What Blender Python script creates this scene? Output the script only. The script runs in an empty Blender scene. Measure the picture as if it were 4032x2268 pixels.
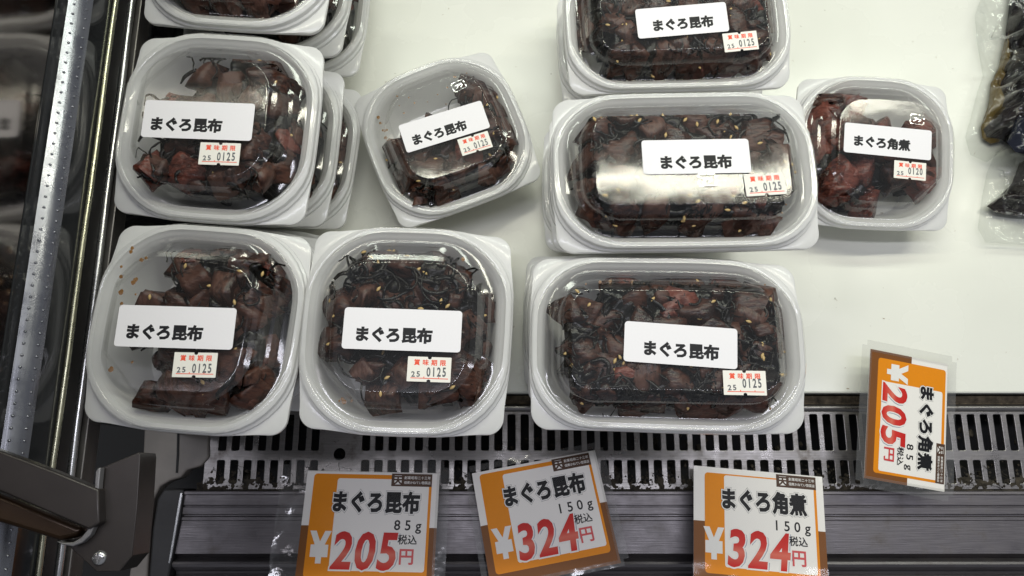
import bpy, bmesh, math, random
from mathutils import Vector, Matrix, noise, Euler

# ------------------------------------------------------------------ camera, world, lamps, exposure
S = bpy.context.scene
C = S.collection
CAM_H, PITCH, FPX = 0.513, math.radians(13.5), 3046.0
cd = bpy.data.cameras.new('camera'); cam = bpy.data.objects.new('camera', cd); C.objects.link(cam)
cam.location = (0, 0, CAM_H); cam.rotation_euler = (PITCH, 0, 0)
cd.sensor_width = 36; cd.lens = 36 * FPX / 4032; cd.clip_start = 0.02; cd.clip_end = 20
S.camera = cam
W = bpy.data.worlds.new('World'); S.world = W; W.use_nodes = True
W.node_tree.nodes['Background'].inputs[0].default_value = (0.86, 0.90, 1.0, 1)
W.node_tree.nodes['Background'].inputs[1].default_value = 0.24
def lamp(name, loc, rot, sx, sy, power, col):
    l = bpy.data.lights.new(name, 'AREA'); l.shape = 'RECTANGLE'; l.size = sx; l.size_y = sy
    l.energy = power; l.color = col
    o = bpy.data.objects.new(name, l); C.objects.link(o); o.location = loc; o.rotation_euler = rot
    return o
# tube of the display case, an added light behind it for the lid haze, and the ceiling tube
lamp('case_tube_light', (0.22, 0.425, 0.75), (math.radians(-22), 0, 0), 1.25, 0.026, 3.1, (1.0, 0.98, 0.81))
lamp('added_rear_light', (0.30, 0.66, 0.80), (math.radians(-30), 0, 0), 1.3, 0.05, 4.0, (0.93, 1.0, 0.86))
lamp('ceiling_tube_light', (0.0, 0.20, 2.2), (0, 0, 0), 2.5, 0.12, 17.0, (0.90, 0.90, 1.0))
S.view_settings.view_transform = 'Standard'; S.view_settings.look = 'None'
S.view_settings.exposure = 0.0; S.view_settings.gamma = 1.0; S.view_settings.use_curve_mapping = False
S.render.engine = 'CYCLES'
cy = S.cycles
cy.use_denoising = True; cy.max_bounces = 10; cy.transparent_max_bounces = 40; cy.glossy_bounces = 6
cy.diffuse_bounces = 4; cy.caustics_reflective = False; cy.caustics_refractive = False
cy.sample_clamp_indirect = 4.0

def P(px, py, z=0.0):
    """the place, at height z, of a spot measured on the 4032 x 2268 photograph"""
    cx, cyy = (px - 2016) / FPX, (1134 - py) / FPX
    yy = cyy * math.cos(PITCH) + math.sin(PITCH); zz = cyy * math.sin(PITCH) - math.cos(PITCH)
    t = (CAM_H - z) / -zz
    return Vector((cx * t, yy * t, z))

# ------------------------------------------------------------------ materials
def nt(name):
    m = bpy.data.materials.new(name); m.use_nodes = True
    n = m.node_tree.nodes; return m, n, m.node_tree.links, n['Principled BSDF']
def noise_bump(n, l, b, scale, strength, dist=0.001, detail=3, stretch=None):
    tc = n.new('ShaderNodeTexCoord'); mp = n.new('ShaderNodeMapping')
    if stretch: mp.inputs['Scale'].default_value = stretch
    t = n.new('ShaderNodeTexNoise'); t.inputs['Scale'].default_value = scale; t.inputs['Detail'].default_value = detail
    bp = n.new('ShaderNodeBump'); bp.inputs['Strength'].default_value = strength; bp.inputs['Distance'].default_value = dist
    l.new(tc.outputs['Object'], mp.inputs[0]); l.new(mp.outputs[0], t.inputs['Vector'])
    l.new(t.outputs['Fac'], bp.inputs['Height']); l.new(bp.outputs[0], b.inputs['Normal'])
    return tc, mp, t
def ramp(n, l, src, stops):
    r = n.new('ShaderNodeValToRGB'); e = r.color_ramp.elements
    e[0].position, e[0].color = stops[0][0], (*stops[0][1], 1)
    e[1].position, e[1].color = stops[-1][0], (*stops[-1][1], 1)
    for p_, c_ in stops[1:-1]:
        x = e.new(p_); x.color = (*c_, 1)
    l.new(src, r.inputs[0]); return r
def plain(name, col, rough=0.5, metal=0.0, bump=None, var=0.0, coat=0.0):
    m, n, l, b = nt(name)
    b.inputs['Base Color'].default_value = (*col, 1); b.inputs['Roughness'].default_value = rough
    b.inputs['Metallic'].default_value = metal; b.inputs['Coat Weight'].default_value = coat
    if bump:
        tc, mp, t = noise_bump(n, l, b, bump[0], bump[1], bump[2], 4, bump[3] if len(bump) > 3 else None)
        if var:
            k = [(0.25, tuple(c * (1 - var) for c in col)), (0.75, tuple(min(1, c * (1 + var)) for c in col))]
            r = ramp(n, l, t.outputs['Fac'], k); l.new(r.outputs[0], b.inputs['Base Color'])
    return m
def brushed(name, col, rough, stretch, var=0.25, dirt=(0.05, 0.04, 0.03), dirt_amt=0.5):
    m, n, l, b = nt(name)
    b.inputs['Metallic'].default_value = 0.9; b.inputs['Roughness'].default_value = rough
    tc, mp, t = noise_bump(n, l, b, 60, 0.25, 0.0004, 5, stretch)
    r = ramp(n, l, t.outputs['Fac'], [(0.3, tuple(c * (1 - var) for c in col)), (0.7, tuple(c * (1 + var) for c in col))])
    g = n.new('ShaderNodeTexNoise'); g.inputs['Scale'].default_value = 45; g.inputs['Detail'].default_value = 8; g.inputs['Roughness'].default_value = 0.7
    l.new(tc.outputs['Object'], g.inputs['Vector'])
    gr = ramp(n, l, g.outputs['Fac'], [(0.56, (0, 0, 0)), (0.72, (dirt_amt,) * 3)])
    mx = n.new('ShaderNodeMix'); mx.data_type = 'RGBA'
    l.new(gr.outputs[0], mx.inputs['Factor']); l.new(r.outputs[0], mx.inputs['A']); mx.inputs['B'].default_value = (*dirt, 1)
    l.new(mx.outputs['Result'], b.inputs['Base Color'])
    rr = ramp(n, l, g.outputs['Fac'], [(0.35, (rough,) * 3), (0.75, (min(1, rough + 0.3),) * 3)])
    l.new(rr.outputs[0], b.inputs['Roughness'])
    return m
def clear(name, tint=(1, 1, 1), rough=0.04, base=0.05, edge=0.75, bump=(55, 0.10, 0.001), power=3.2, haze=0.0):
    m = bpy.data.materials.new(name); m.use_nodes = True
    n = m.node_tree.nodes; l = m.node_tree.links; n.clear()
    out = n.new('ShaderNodeOutputMaterial'); tr = n.new('ShaderNodeBsdfTransparent'); gl = n.new('ShaderNodeBsdfGlossy')
    tr.inputs[0].default_value = (*tint, 1); gl.inputs['Roughness'].default_value = rough; gl.inputs[0].default_value = (1, 1, 1, 1)
    tc = n.new('ShaderNodeTexCoord'); t = n.new('ShaderNodeTexNoise'); t.inputs['Scale'].default_value = bump[0]; t.inputs['Detail'].default_value = 2
    bp = n.new('ShaderNodeBump'); bp.inputs['Strength'].default_value = bump[1]; bp.inputs['Distance'].default_value = bump[2]
    l.new(tc.outputs['Object'], t.inputs['Vector']); l.new(t.outputs['Fac'], bp.inputs['Height']); l.new(bp.outputs[0], gl.inputs['Normal'])
    lw = n.new('ShaderNodeLayerWeight'); lw.inputs['Blend'].default_value = 0.5
    pw = n.new('ShaderNodeMath'); pw.operation = 'POWER'; pw.inputs[1].default_value = power
    mm = n.new('ShaderNodeMapRange'); mm.inputs['To Min'].default_value = base; mm.inputs['To Max'].default_value = edge
    l.new(lw.outputs['Facing'], pw.inputs[0]); l.new(pw.outputs[0], mm.inputs['Value'])
    mx = n.new('ShaderNodeMixShader'); l.new(mm.outputs[0], mx.inputs[0]); l.new(tr.outputs[0], mx.inputs[1]); l.new(gl.outputs[0], mx.inputs[2])
    last = mx
    if haze:
        df = n.new('ShaderNodeBsdfDiffuse'); df.inputs[0].default_value = (0.8, 0.8, 0.8, 1)
        m2 = n.new('ShaderNodeMixShader'); m2.inputs[0].default_value = haze
        l.new(mx.outputs[0], m2.inputs[1]); l.new(df.outputs[0], m2.inputs[2]); last = m2
    l.new(last.outputs[0], out.inputs[0])
    return m
M = {}
M['tub'] = plain('white_plastic', (0.91, 0.905, 0.90), 0.22, 0, (40, 0.04, 0.001), 0.015, 0.3)
M['tub'].node_tree.nodes['Principled BSDF'].inputs['Subsurface Weight'].default_value = 0.15
M['tub'].node_tree.nodes['Principled BSDF'].inputs['Subsurface Radius'].default_value = (0.002, 0.002, 0.002)
_t = M['tub'].node_tree; _tr = _t.nodes.new('ShaderNodeBsdfTranslucent'); _tr.inputs[0].default_value = (0.86, 0.86, 0.84, 1)
_mx = _t.nodes.new('ShaderNodeMixShader'); _mx.inputs[0].default_value = 0.42
_t.links.new(_t.nodes['Principled BSDF'].outputs[0], _mx.inputs[1]); _t.links.new(_tr.outputs[0], _mx.inputs[2])
_t.links.new(_mx.outputs[0], _t.nodes['Material Output'].inputs[0])
M['tub'].node_tree.nodes['Principled BSDF'].inputs['Subsurface Weight'].default_value = 0.0
M['lid'] = clear('clear_lid_plastic', (0.985, 0.985, 0.98), 0.085, 0.045, 0.60, (38, 0.14, 0.0012), 3.4, 0.008)
M['film'] = clear('clear_pouch_film', (0.955, 0.96, 0.955), 0.08, 0.030, 0.5, (110, 0.5, 0.002), 2.8, 0.004)
M['sleeve'] = clear('clear_laminate', (0.975, 0.975, 0.97), 0.06, 0.012, 0.45, (60, 0.15, 0.0008), 3.4, 0.0)
M['label'] = plain('label_paper', (0.79, 0.77, 0.79), 0.45, 0, (900, 0.03, 0.0002), 0.01)
M['date'] = plain('date_label_paper', (0.82, 0.79, 0.72), 0.55, 0, (900, 0.03, 0.0002), 0.01)
M['ink'] = plain('black_ink', (0.006, 0.006, 0.008), 0.5)
M['ink'].node_tree.nodes['Principled BSDF'].inputs['Specular IOR Level'].default_value = 0.25
M['greyink'] = plain('grey_stamp_ink', (0.11, 0.115, 0.125), 0.5)
M['redink'] = plain('red_ink', (0.80, 0.10, 0.05), 0.5)
M['wink'] = plain('white_print', (0.82, 0.80, 0.77), 0.4)
M['shadowink'] = plain('pale_blue_print', (0.38, 0.41, 0.48), 0.4)
M['orange'] = plain('orange_print', (0.78, 0.26, 0.008), 0.38, 0, (500, 0.03, 0.0002), 0.02)
M['brown'] = plain('brown_print', (0.20, 0.075, 0.020), 0.38)
M['dkbrown'] = plain('dark_brown_print', (0.085, 0.048, 0.032), 0.38)
M['card'] = plain('card_print', (0.86, 0.83, 0.79), 0.4)
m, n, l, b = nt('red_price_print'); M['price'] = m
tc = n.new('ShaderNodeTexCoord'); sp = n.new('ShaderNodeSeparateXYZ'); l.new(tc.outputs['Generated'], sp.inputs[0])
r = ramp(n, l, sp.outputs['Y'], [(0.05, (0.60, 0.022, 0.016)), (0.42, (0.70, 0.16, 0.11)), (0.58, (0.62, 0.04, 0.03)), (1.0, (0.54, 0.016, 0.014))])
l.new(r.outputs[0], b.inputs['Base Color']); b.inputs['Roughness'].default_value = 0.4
for _k in ('orange', 'brown', 'dkbrown', 'card', 'wink', 'shadowink', 'price', 'greyink', 'redink'):
    M[_k].node_tree.nodes['Principled BSDF'].inputs['Specular IOR Level'].default_value = 0.15
M['sleeve_edge'] = clear('clear_laminate_margin', (0.90, 0.90, 0.89), 0.10, 0.06, 0.6, (90, 0.4, 0.001), 2.4, 0.05)
# shelf: pale greenish white board
m, n, l, b = nt('shelf_board'); M['shelf'] = m
tc = n.new('ShaderNodeTexCoord')
t = n.new('ShaderNodeTexNoise'); t.inputs['Scale'].default_value = 5; t.inputs['Detail'].default_value = 4; l.new(tc.outputs['Object'], t.inputs['Vector'])
r = ramp(n, l, t.outputs['Fac'], [(0.3, (0.71, 0.715, 0.64)), (0.7, (0.765, 0.765, 0.70))])
sp1 = n.new('ShaderNodeTexNoise'); sp1.inputs['Scale'].default_value = 230; sp1.inputs['Detail'].default_value = 2; l.new(tc.outputs['Object'], sp1.inputs['Vector'])
sr = ramp(n, l, sp1.outputs['Fac'], [(0.755, (0, 0, 0)), (0.80, (0.7, 0.7, 0.7))])
mx = n.new('ShaderNodeMix'); mx.data_type = 'RGBA'; l.new(sr.outputs[0], mx.inputs['Factor']); l.new(r.outputs[0], mx.inputs['A']); mx.inputs['B'].default_value = (0.20, 0.17, 0.12, 1)
l.new(mx.outputs['Result'], b.inputs['Base Color']); b.inputs['Roughness'].default_value = 0.24
g = n.new('ShaderNodeTexNoise'); g.inputs['Scale'].default_value = 12; g.inputs['Detail'].default_value = 6; l.new(tc.outputs['Object'], g.inputs['Vector'])
gr = ramp(n, l, g.outputs['Fac'], [(0.35, (0.17,) * 3), (0.7, (0.36,) * 3)]); l.new(gr.outputs[0], b.inputs['Roughness'])
M['glass'] = plain('black_glass', (0.030, 0.031, 0.033), 0.045, 0, (9, 0.04, 0.002))
M['glass'].node_tree.nodes['Principled BSDF'].inputs['IOR'].default_value = 1.42
M['mirror'] = plain('mirror_sheet', (0.26, 0.24, 0.23), 0.10, 1.0, (14, 0.10, 0.002))
M['strip'] = brushed('embossed_strip_metal', (0.25, 0.255, 0.28), 0.17, (8, .2, 8), 0.05, dirt_amt=0.08)
M['chrome'] = brushed('chrome_rail', (0.50, 0.50, 0.50), 0.14, (6, .15, 6), 0.08, dirt_amt=0.12)
M['chromeyellow'] = brushed('yellowed_rail', (0.46, 0.45, 0.33), 0.17, (6, .15, 6), 0.08, dirt_amt=0.12)
M['darkmetal'] = brushed('dark_frame_metal', (0.042, 0.038, 0.035), 0.38, (1, 1, 1), 0.1, dirt_amt=0.3)
M['steel'] = brushed('grille_steel', (0.25, 0.238, 0.232), 0.24, (1, 30, 30), 0.12, (0.07, 0.05, 0.035), 0.75)
M['sill'] = brushed('sill_aluminium', (0.165, 0.154, 0.160), 0.34, (1, 25, 25), 0.12, (0.12, 0.10, 0.085), 0.6)
M['black'] = plain('black_pit', (0.006, 0.006, 0.006), 0.7)
M['blackrubber'] = plain('black_rubber', (0.014, 0.013, 0.013), 0.45, 0, (80, 0.2, 0.001))
M['grime'] = plain('dusty_grime', (0.030, 0.024, 0.016), 0.95, 0, (300, 0.8, 0.002), 0.8)
M['packed'] = plain('packed_dirt', (0.10, 0.078, 0.050), 0.9, 0, (220, 1.0, 0.003), 0.75)
M['trim'] = brushed('grey_brown_trim', (0.17, 0.16, 0.15), 0.34, (6, .15, 6), 0.08, dirt_amt=0.2)
M['hookedge'] = plain('hook_edge_highlight', (0.20, 0.195, 0.20), 0.35, 0.4)  # edge highlight of the hook put into a paler grey paint
M['beige'] = plain('beige_end_panel', (0.20, 0.18, 0.16), 0.5, 0, (40, 0.3, 0.001), 0.25)
M['arm'] = plain('dark_arm_paint', (0.032, 0.027, 0.025), 0.33, 0.3, (90, 0.1, 0.0004), 0.12)
M['armgold'] = plain('brown_arm_edge', (0.045, 0.026, 0.014), 0.3, 0.5, (90, 0.1, 0.0004), 0.2)
def food(name, a, bcol, rough, scale=260, fib=(1, 1, 1), spec=0.5, bs=0.9):
    m, n, l, b = nt(name)
    tc = n.new('ShaderNodeTexCoord'); mp = n.new('ShaderNodeMapping'); mp.inputs['Scale'].default_value = fib; l.new(tc.outputs['Object'], mp.inputs[0])
    t = n.new('ShaderNodeTexNoise'); t.inputs['Scale'].default_value = scale; t.inputs['Detail'].default_value = 5; l.new(mp.outputs[0], t.inputs['Vector'])
    t2 = n.new('ShaderNodeTexNoise'); t2.inputs['Scale'].default_value = 70; t2.inputs['Detail'].default_value = 2; l.new(tc.outputs['Object'], t2.inputs['Vector'])
    ad = n.new('ShaderNodeMath'); ad.operation = 'ADD'; l.new(t.outputs['Fac'], ad.inputs[0]); l.new(t2.outputs['Fac'], ad.inputs[1])
    r = ramp(n, l, ad.outputs[0], [(0.70 / 1.0, a), (1.0, bcol)])
    sc = n.new('ShaderNodeMath'); sc.operation = 'MULTIPLY'; sc.inputs[1].default_value = 0.86; l.new(ad.outputs[0], sc.inputs[0]); l.new(sc.outputs[0], r.inputs[0])
    l.new(r.outputs[0], b.inputs['Base Color'])
    rr = ramp(n, l, t2.outputs['Fac'], [(0.35, (rough * 0.55,) * 3), (0.65, (rough * 1.5,) * 3)]); l.new(rr.outputs[0], b.inputs['Roughness'])
    bp = n.new('ShaderNodeBump'); bp.inputs['Strength'].default_value = bs; bp.inputs['Distance'].default_value = 0.0012
    l.new(t.outputs['Fac'], bp.inputs['Height']); l.new(bp.outputs[0], b.inputs['Normal'])
    b.inputs['Specular IOR Level'].default_value = spec
    return m
M['tuna'] = food('simmered_tuna', (0.012, 0.0050, 0.0036), (0.068, 0.027, 0.017), 0.31, 260, (1, 2.2, 1), .36, .6)
M['tunapale'] = food('simmered_tuna_pale', (0.020, 0.0090, 0.0064), (0.092, 0.042, 0.029), 0.34, 260, (2.2, 1, 1), .36, .6)
M['tunared'] = food('simmered_tuna_red', (0.045, 0.011, 0.007), (0.150, 0.040, 0.025), 0.30, 280, (1, 2, 1))
M['kelp'] = food('black_kelp', (0.003, 0.0035, 0.003), (0.012, 0.010, 0.008), 0.20, 200, (1, 1, 1), 0.28, 0.5)
M['sesame'] = plain('sesame', (0.52, 0.36, 0.14), 0.4)
M['sauce'] = plain('soy_sauce_spot', (0.20, 0.095, 0.025), 0.25)
M['darkfood'] = food('dark_soy_food', (0.003, 0.003, 0.004), (0.014, 0.009, 0.007), 0.12, 60, (1, 1, 1), 0.35, 0.4)
M['oil'] = plain('olive_marinade', (0.10, 0.065, 0.010), 0.12)
M['navy'] = plain('navy_print', (0.012, 0.014, 0.024), 0.15, 0, (50, 0.4, 0.002))

# ------------------------------------------------------------------ helpers
def mk(name, verts, faces, mats, parent=None, smooth=True, midx=None, auto=None):
    me = bpy.data.meshes.new(name); me.from_pydata([tuple(v) for v in verts], [], faces); me.update()
    for mt in (mats if isinstance(mats, (list, tuple)) else [mats]): me.materials.append(mt)
    if midx is not None: me.polygons.foreach_set('material_index', midx)
    me.polygons.foreach_set('use_smooth', [smooth] * len(me.polygons))
    if auto is not None and smooth: me.set_sharp_from_angle(angle=math.radians(auto))
    o = bpy.data.objects.new(name, me); C.objects.link(o); o.parent = parent
    return o
def tag(o, label=None, cat=None, group=None, kind=None):
    if label: o['label'] = label
    if cat: o['category'] = cat
    if group: o['group'] = group
    if kind: o['kind'] = kind
    return o
def empty(name, loc, rz=0.0, rx=0.0, ry=0.0):
    o = bpy.data.objects.new(name, None); C.objects.link(o); o.location = loc; o.rotation_euler = (rx, ry, rz)
    o.empty_display_size = 0.02; return o
def ringpts(hx, hy, r, bulge, z, chamf=0.0, dx=0.0, dy=0.0, tweak=None):
    """rounded rectangle with slightly bowed sides; 4 x (9 corner + 8 side) points; chamf turns corners into flats"""
    pts = []; NC, NS = 9, 8
    r = min(r, hx * .98, hy * .98)
    cs = [(hx - r, hy - r, 0), (-(hx - r), hy - r, 90), (-(hx - r), -(hy - r), 180), (hx - r, -(hy - r), 270)]
    for k, (cx, cyy, a0) in enumerate(cs):
        A = Vector((cx + r * math.cos(math.radians(a0)), cyy + r * math.sin(math.radians(a0))))
        B = Vector((cx + r * math.cos(math.radians(a0 + 90)), cyy + r * math.sin(math.radians(a0 + 90))))
        for i in range(NC):
            f = i / (NC - 1); a = math.radians(a0 + 90 * f)
            p = Vector((cx + r * math.cos(a), cyy + r * math.sin(a)))
            pts.append(p.lerp(A.lerp(B, f), chamf))
        n_ = cs[(k + 1) % 4]; a1 = math.radians(n_[2])
        D = Vector((n_[0] + r * math.cos(a1), n_[1] + r * math.sin(a1)))
        for i in range(1, NS + 1): pts.append(B.lerp(D, i / (NS + 1)))
    out = []
    for p in pts:
        u, v = p.x / hx, p.y / hy
        out.append(Vector((p.x + bulge * u * (1 - v * v) + dx, p.y + bulge * v * (1 - u * u) + dy, z)))
    return out
def loft(rings, cap_last=True, cap_first=False):
    verts = []; faces = []; n = len(rings[0])
    for r in rings: verts += r
    for k in range(len(rings) - 1):
        a, b = k * n, (k + 1) * n
        for i in range(n):
            j = (i + 1) % n; faces.append((a + i, a + j, b + j, b + i))
    if cap_last: faces.append(tuple(range((len(rings) - 1) * n, len(rings) * n)))
    if cap_first: faces.append(tuple(reversed(range(n))))
    return verts, faces
mm = 0.001
def sc(v): return [p * mm for p in v]
def rr_slab(w, h, r, t, seg=5, notch=False):
    """thin rounded label, mm; returns verts and faces, bottom at z=0"""
    pts = []
    for cx, cyy, a0 in ((w/2-r, h/2-r, 0), (-w/2+r, h/2-r, 90), (-w/2+r, -h/2+r, 180), (w/2-r, -h/2+r, 270)):
        for i in range(seg + 1):
            a = math.radians(a0 + 90 * i / seg); pts.append((cx + r * math.cos(a), cyy + r * math.sin(a)))
        if notch and a0 in (0, 180):
            s = 1 if a0 == 0 else -1
            pts += [(s * 0.9, s * h/2), (s * 0.8, s * (h/2 - .8)), (0, s * (h/2 - 1.15)), (-s * 0.8, s * (h/2 - .8)), (-s * 0.9, s * h/2)]
    n = len(pts)
    v = [(x * mm, y * mm, 0) for x, y in pts] + [(x * mm, y * mm, t * mm) for x, y in pts]
    f = [tuple(range(n, 2 * n)), tuple(reversed(range(n)))] + [(i, (i + 1) % n, n + (i + 1) % n, n + i) for i in range(n)]
    return v, f
_glyph = {}
def glyph(ch, bold):
    k = (ch, round(bold, 4))
    if k not in _glyph:
        c = bpy.data.curves.new('g', 'FONT'); c.body = ch; c.size = 1; c.resolution_u = 3
        if bold: c.bevel_depth = bold; c.bevel_resolution = 1
        o = bpy.data.objects.new('g', c)
        me = bpy.data.meshes.new_from_object(o)
        vs = [v.co.copy() for v in me.vertices]; fs = [tuple(p.vertices) for p in me.polygons]
        bpy.data.objects.remove(o); bpy.data.curves.remove(c); bpy.data.meshes.remove(me)
        _glyph[k] = (vs, fs)
    return _glyph[k]
def text(name, s, size, x, y, z, mat, parent, bold=0.0, adv=None, sx=1.0, rot=0.0, slant=0.0, dx=0.0, dy=0.0, thick=0.03):
    """printed characters as a thin layer (all mm). x, y: centre of the line. adv: advance per character in units of size"""
    V = []; F = []
    advs = [adv or (1.0 if ord(ch) > 255 else 0.6) for ch in s]
    tot = sum(advs) * size * sx; cur = -tot / 2
    for i, ch in enumerate(s):
        if ch == ' ':
            cur += advs[i] * size * sx; continue
        vs, fs = glyph(ch, bold)
        bx = [v.x for v in glyph(ch, 0)[0]]
        mid = (min(bx) + max(bx)) / 2 if ord(ch) < 256 else 0.5
        o0 = len(V); zz = thick * (0.3 + 0.08 * (i % 3))
        for v in vs:
            gx = (v.x - mid) * size * sx + cur + advs[i] * size * sx / 2 + slant * (v.y - .38) * size
            gy = (v.y - 0.38) * size
            X = gx * math.cos(rot) - gy * math.sin(rot) + x + dx; Y = gx * math.sin(rot) + gy * math.cos(rot) + y + dy
            zf = (max(-1, min(1, v.z / bold)) if bold else 0)
            V.append((X * mm, Y * mm, (z + zz + zf * thick * 0.25) * mm))
        F += [tuple(q + o0 for q in f) for f in fs]
        cur += advs[i] * size * sx
    return mk(name, V, F, mat, parent, smooth=False)

def box(V, F, x0, x1, y0, y1, z0, z1):
    o = len(V)
    V += [(x0,y0,z0),(x1,y0,z0),(x1,y1,z0),(x0,y1,z0),(x0,y0,z1),(x1,y0,z1),(x1,y1,z1),(x0,y1,z1)]
    F += [tuple(o+i for i in f) for f in ((0,3,2,1),(4,5,6,7),(0,1,5,4),(1,2,6,5),(2,3,7,6),(3,0,4,7))]
def bevel(o, w, seg=2):
    md = o.modifiers.new('bevel', 'BEVEL'); md.width = w; md.segments = seg; md.limit_method = 'ANGLE'; return o
def extrude_poly(name, pts, z0, z1, mat, parent=None, bw=0.0):
    n = len(pts)
    v = [(p[0], p[1], z0) for p in pts] + [(p[0], p[1], z1) for p in pts]
    f = [tuple(range(n, 2*n)), tuple(reversed(range(n)))] + [(i, (i+1) % n, n + (i+1) % n, n + i) for i in range(n)]
    o = mk(name, v, f, mat, parent, smooth=True, auto=35)
    bm = bmesh.new(); bm.from_mesh(o.data); bmesh.ops.recalc_face_normals(bm, faces=bm.faces); bm.to_mesh(o.data); bm.free()
    if bw: bevel(o, bw, 3)
    return o
def extrude_x(name, prof, x0, x1, mat, parent=None, auto=30, seg=1):
    """a profile in (y, z) drawn along x"""
    n = len(prof); v = []; f = []
    for k in range(seg + 1):
        x = x0 + (x1 - x0) * k / seg; v += [(x, y, z) for y, z in prof]
    for k in range(seg):
        for i in range(n - 1): f.append((k*n+i, (k+1)*n+i, (k+1)*n+i+1, k*n+i+1))
    return mk(name, v, f, mat, parent, smooth=True, auto=auto)

# ------------------------------------------------------------------ the setting
SHELF_FRONT = P(2000, 1548).y
XW = -0.2155
V, F = [], []; box(V, F, XW + 0.012, 0.62, SHELF_FRONT, 0.75, -0.008, 0.0)
o = bevel(mk('shelf_board', V, F, M['shelf'], smooth=False), 0.0012)
tag(o, 'pale greenish white shelf board the tubs stand on', kind='structure')
V, F = [], []; box(V, F, XW - 0.25, 0.75, -0.30, 0.75, -0.075, -0.068)
tag(mk('case_floor', V, F, M['black'], smooth=False), 'black floor inside the case under the grille', kind='structure')

_r = random.Random(77); V, F = [], []
for _ in range(60):
    px, py = _r.uniform(1300, 4000), _r.uniform(20, 1530); c_ = P(px, py, 0.0002); a_ = _r.uniform(0, 6.3); l_ = _r.uniform(.0002, .0011); w_ = _r.uniform(.00008, .00022); o_ = len(V)
    d_ = Vector((math.cos(a_), math.sin(a_), 0)); n_ = Vector((-d_.y, d_.x, 0))
    for q_ in (-1, 0, 1):
        V += [tuple(c_ + d_ * l_ * q_ + n_ * (w_ + abs(q_ - .2) * .0001)), tuple(c_ + d_ * l_ * q_ - n_ * w_ + n_ * .0002 * q_ * q_)]
    F += [(o_, o_+1, o_+3, o_+2), (o_+2, o_+3, o_+5, o_+4)]
tag(mk('crumbs', V, F, M['sauce'], smooth=False), 'tiny brown crumbs scattered on the white shelf', 'crumbs', kind='stuff')

# left partition: dark glass with rails, an embossed strip and a mirror sheet above
par = empty('glass_partition', (XW, 0.2, 0)); tag(par, 'dark mirror-like glass partition with metal rails left of the tubs', 'partition')
YA, YB = -0.16 - 0.2, 0.75 - 0.2
YS = P(600, 1690, 0.05).y - 0.2
V, F = [], []; box(V, F, -0.006, 0.0, YA, YB, 0.1085, 0.188); box(V, F, -0.006, 0.0, YS, YB, -0.068, 0.108); mk('glass_pane', V, F, M['glass'], par, smooth=False)
V, F = [], []; box(V, F, -0.006, -0.0005, YA, YB, 0.1885, 0.42); mk('mirror_sheet', V, F, M['mirror'], par, smooth=False)
def rod(name, x, z, r, mat, flat=1.0, y0=YA, y1=YB):
    v = []; f = []; n = 14
    for k, y in enumerate([y0 + (y1 - y0) * q / 30 for q in range(31)]):
        wob = 0.00025 * math.sin(k * 1.7 + z * 900)
        for i in range(n):
            a = 2 * math.pi * i / n; v.append((x + wob + r * math.cos(a), y, z + r * flat * math.sin(a)))
    for k in range(30):
        for i in range(n): f.append((k*n+i, k*n+(i+1) % n, (k+1)*n+(i+1) % n, (k+1)*n+i))
    return mk(name, v, f, mat, par, auto=60)
rod('rail', 0.0012, 0.1425, 0.0014, M['chromeyellow'], 1.1)
rod('rail', 0.0012, 0.1262, 0.0017, M['chrome'], 1.1)
V, F = [], []; box(V, F, 0.0003, 0.0040, YA, YB, 0.1095, 0.1215); bevel(mk('lower_trim', V, F, M['trim'], par, smooth=False), 0.0006)
V, F = [], []; box(V, F, 0.0003, 0.0010, YA, YB, 0.1300, 0.1388); mk('rail_backing', V, F, M['blackrubber'], par, smooth=False)
# embossed strip: slanted ribbon with two rows of bumps
V, F = [], []
sx0, sz0, sx1, sz1 = 0.0078, 0.1730, 0.0008, 0.1815
L = math.hypot(sx1 - sx0, sz1 - sz0); ux, uz = (sx1 - sx0) / L, (sz1 - sz0) / L; nx, nz = uz, -ux
NY, NX = 40, 8
for k in range(NY + 1):
    y = YA + (YB - YA) * k / NY
    for i in range(NX + 1):
        q = i / NX; bow = 0.0010 * math.sin(math.pi * q) + 0.0002 * noise.noise(Vector((y * 30, q, 0)))
        V.append((sx0 + ux * L * q + nx * bow, y, sz0 + uz * L * q + nz * bow))
for k in range(NY):
    for i in range(NX): F.append((k*(NX+1)+i, k*(NX+1)+i+1, (k+1)*(NX+1)+i+1, (k+1)*(NX+1)+i))
for row in (0.24, 0.76):
    y = YA + 0.002
    while y < YB:
        c = Vector((sx0 + ux * L * row + nx * 0.0005, y, sz0 + uz * L * row + nz * 0.0005)); o0 = len(V); R = 0.00078
        U_ = Vector((ux, 0, uz)); N_ = Vector((nx, 0, nz)); Y_ = Vector((0, 1, 0))
        V.append(tuple(c + N_ * 0.0008))
        for ring, (rad, h) in enumerate(((0.55, 0.00062), (1.0, 0.0))):
            for a in range(8):
                t_ = a * math.pi / 4; V.append(tuple(c + (U_ * math.cos(t_) + Y_ * math.sin(t_)) * R * rad + N_ * h))
        for a in range(8):
            b_ = (a + 1) % 8; F.append((o0, o0+1+a, o0+1+b_)); F.append((o0+1+a, o0+9+a, o0+9+b_, o0+1+b_))
        y += 0.0052
mk('embossed_strip', V, F, M['strip'], par)

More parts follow.
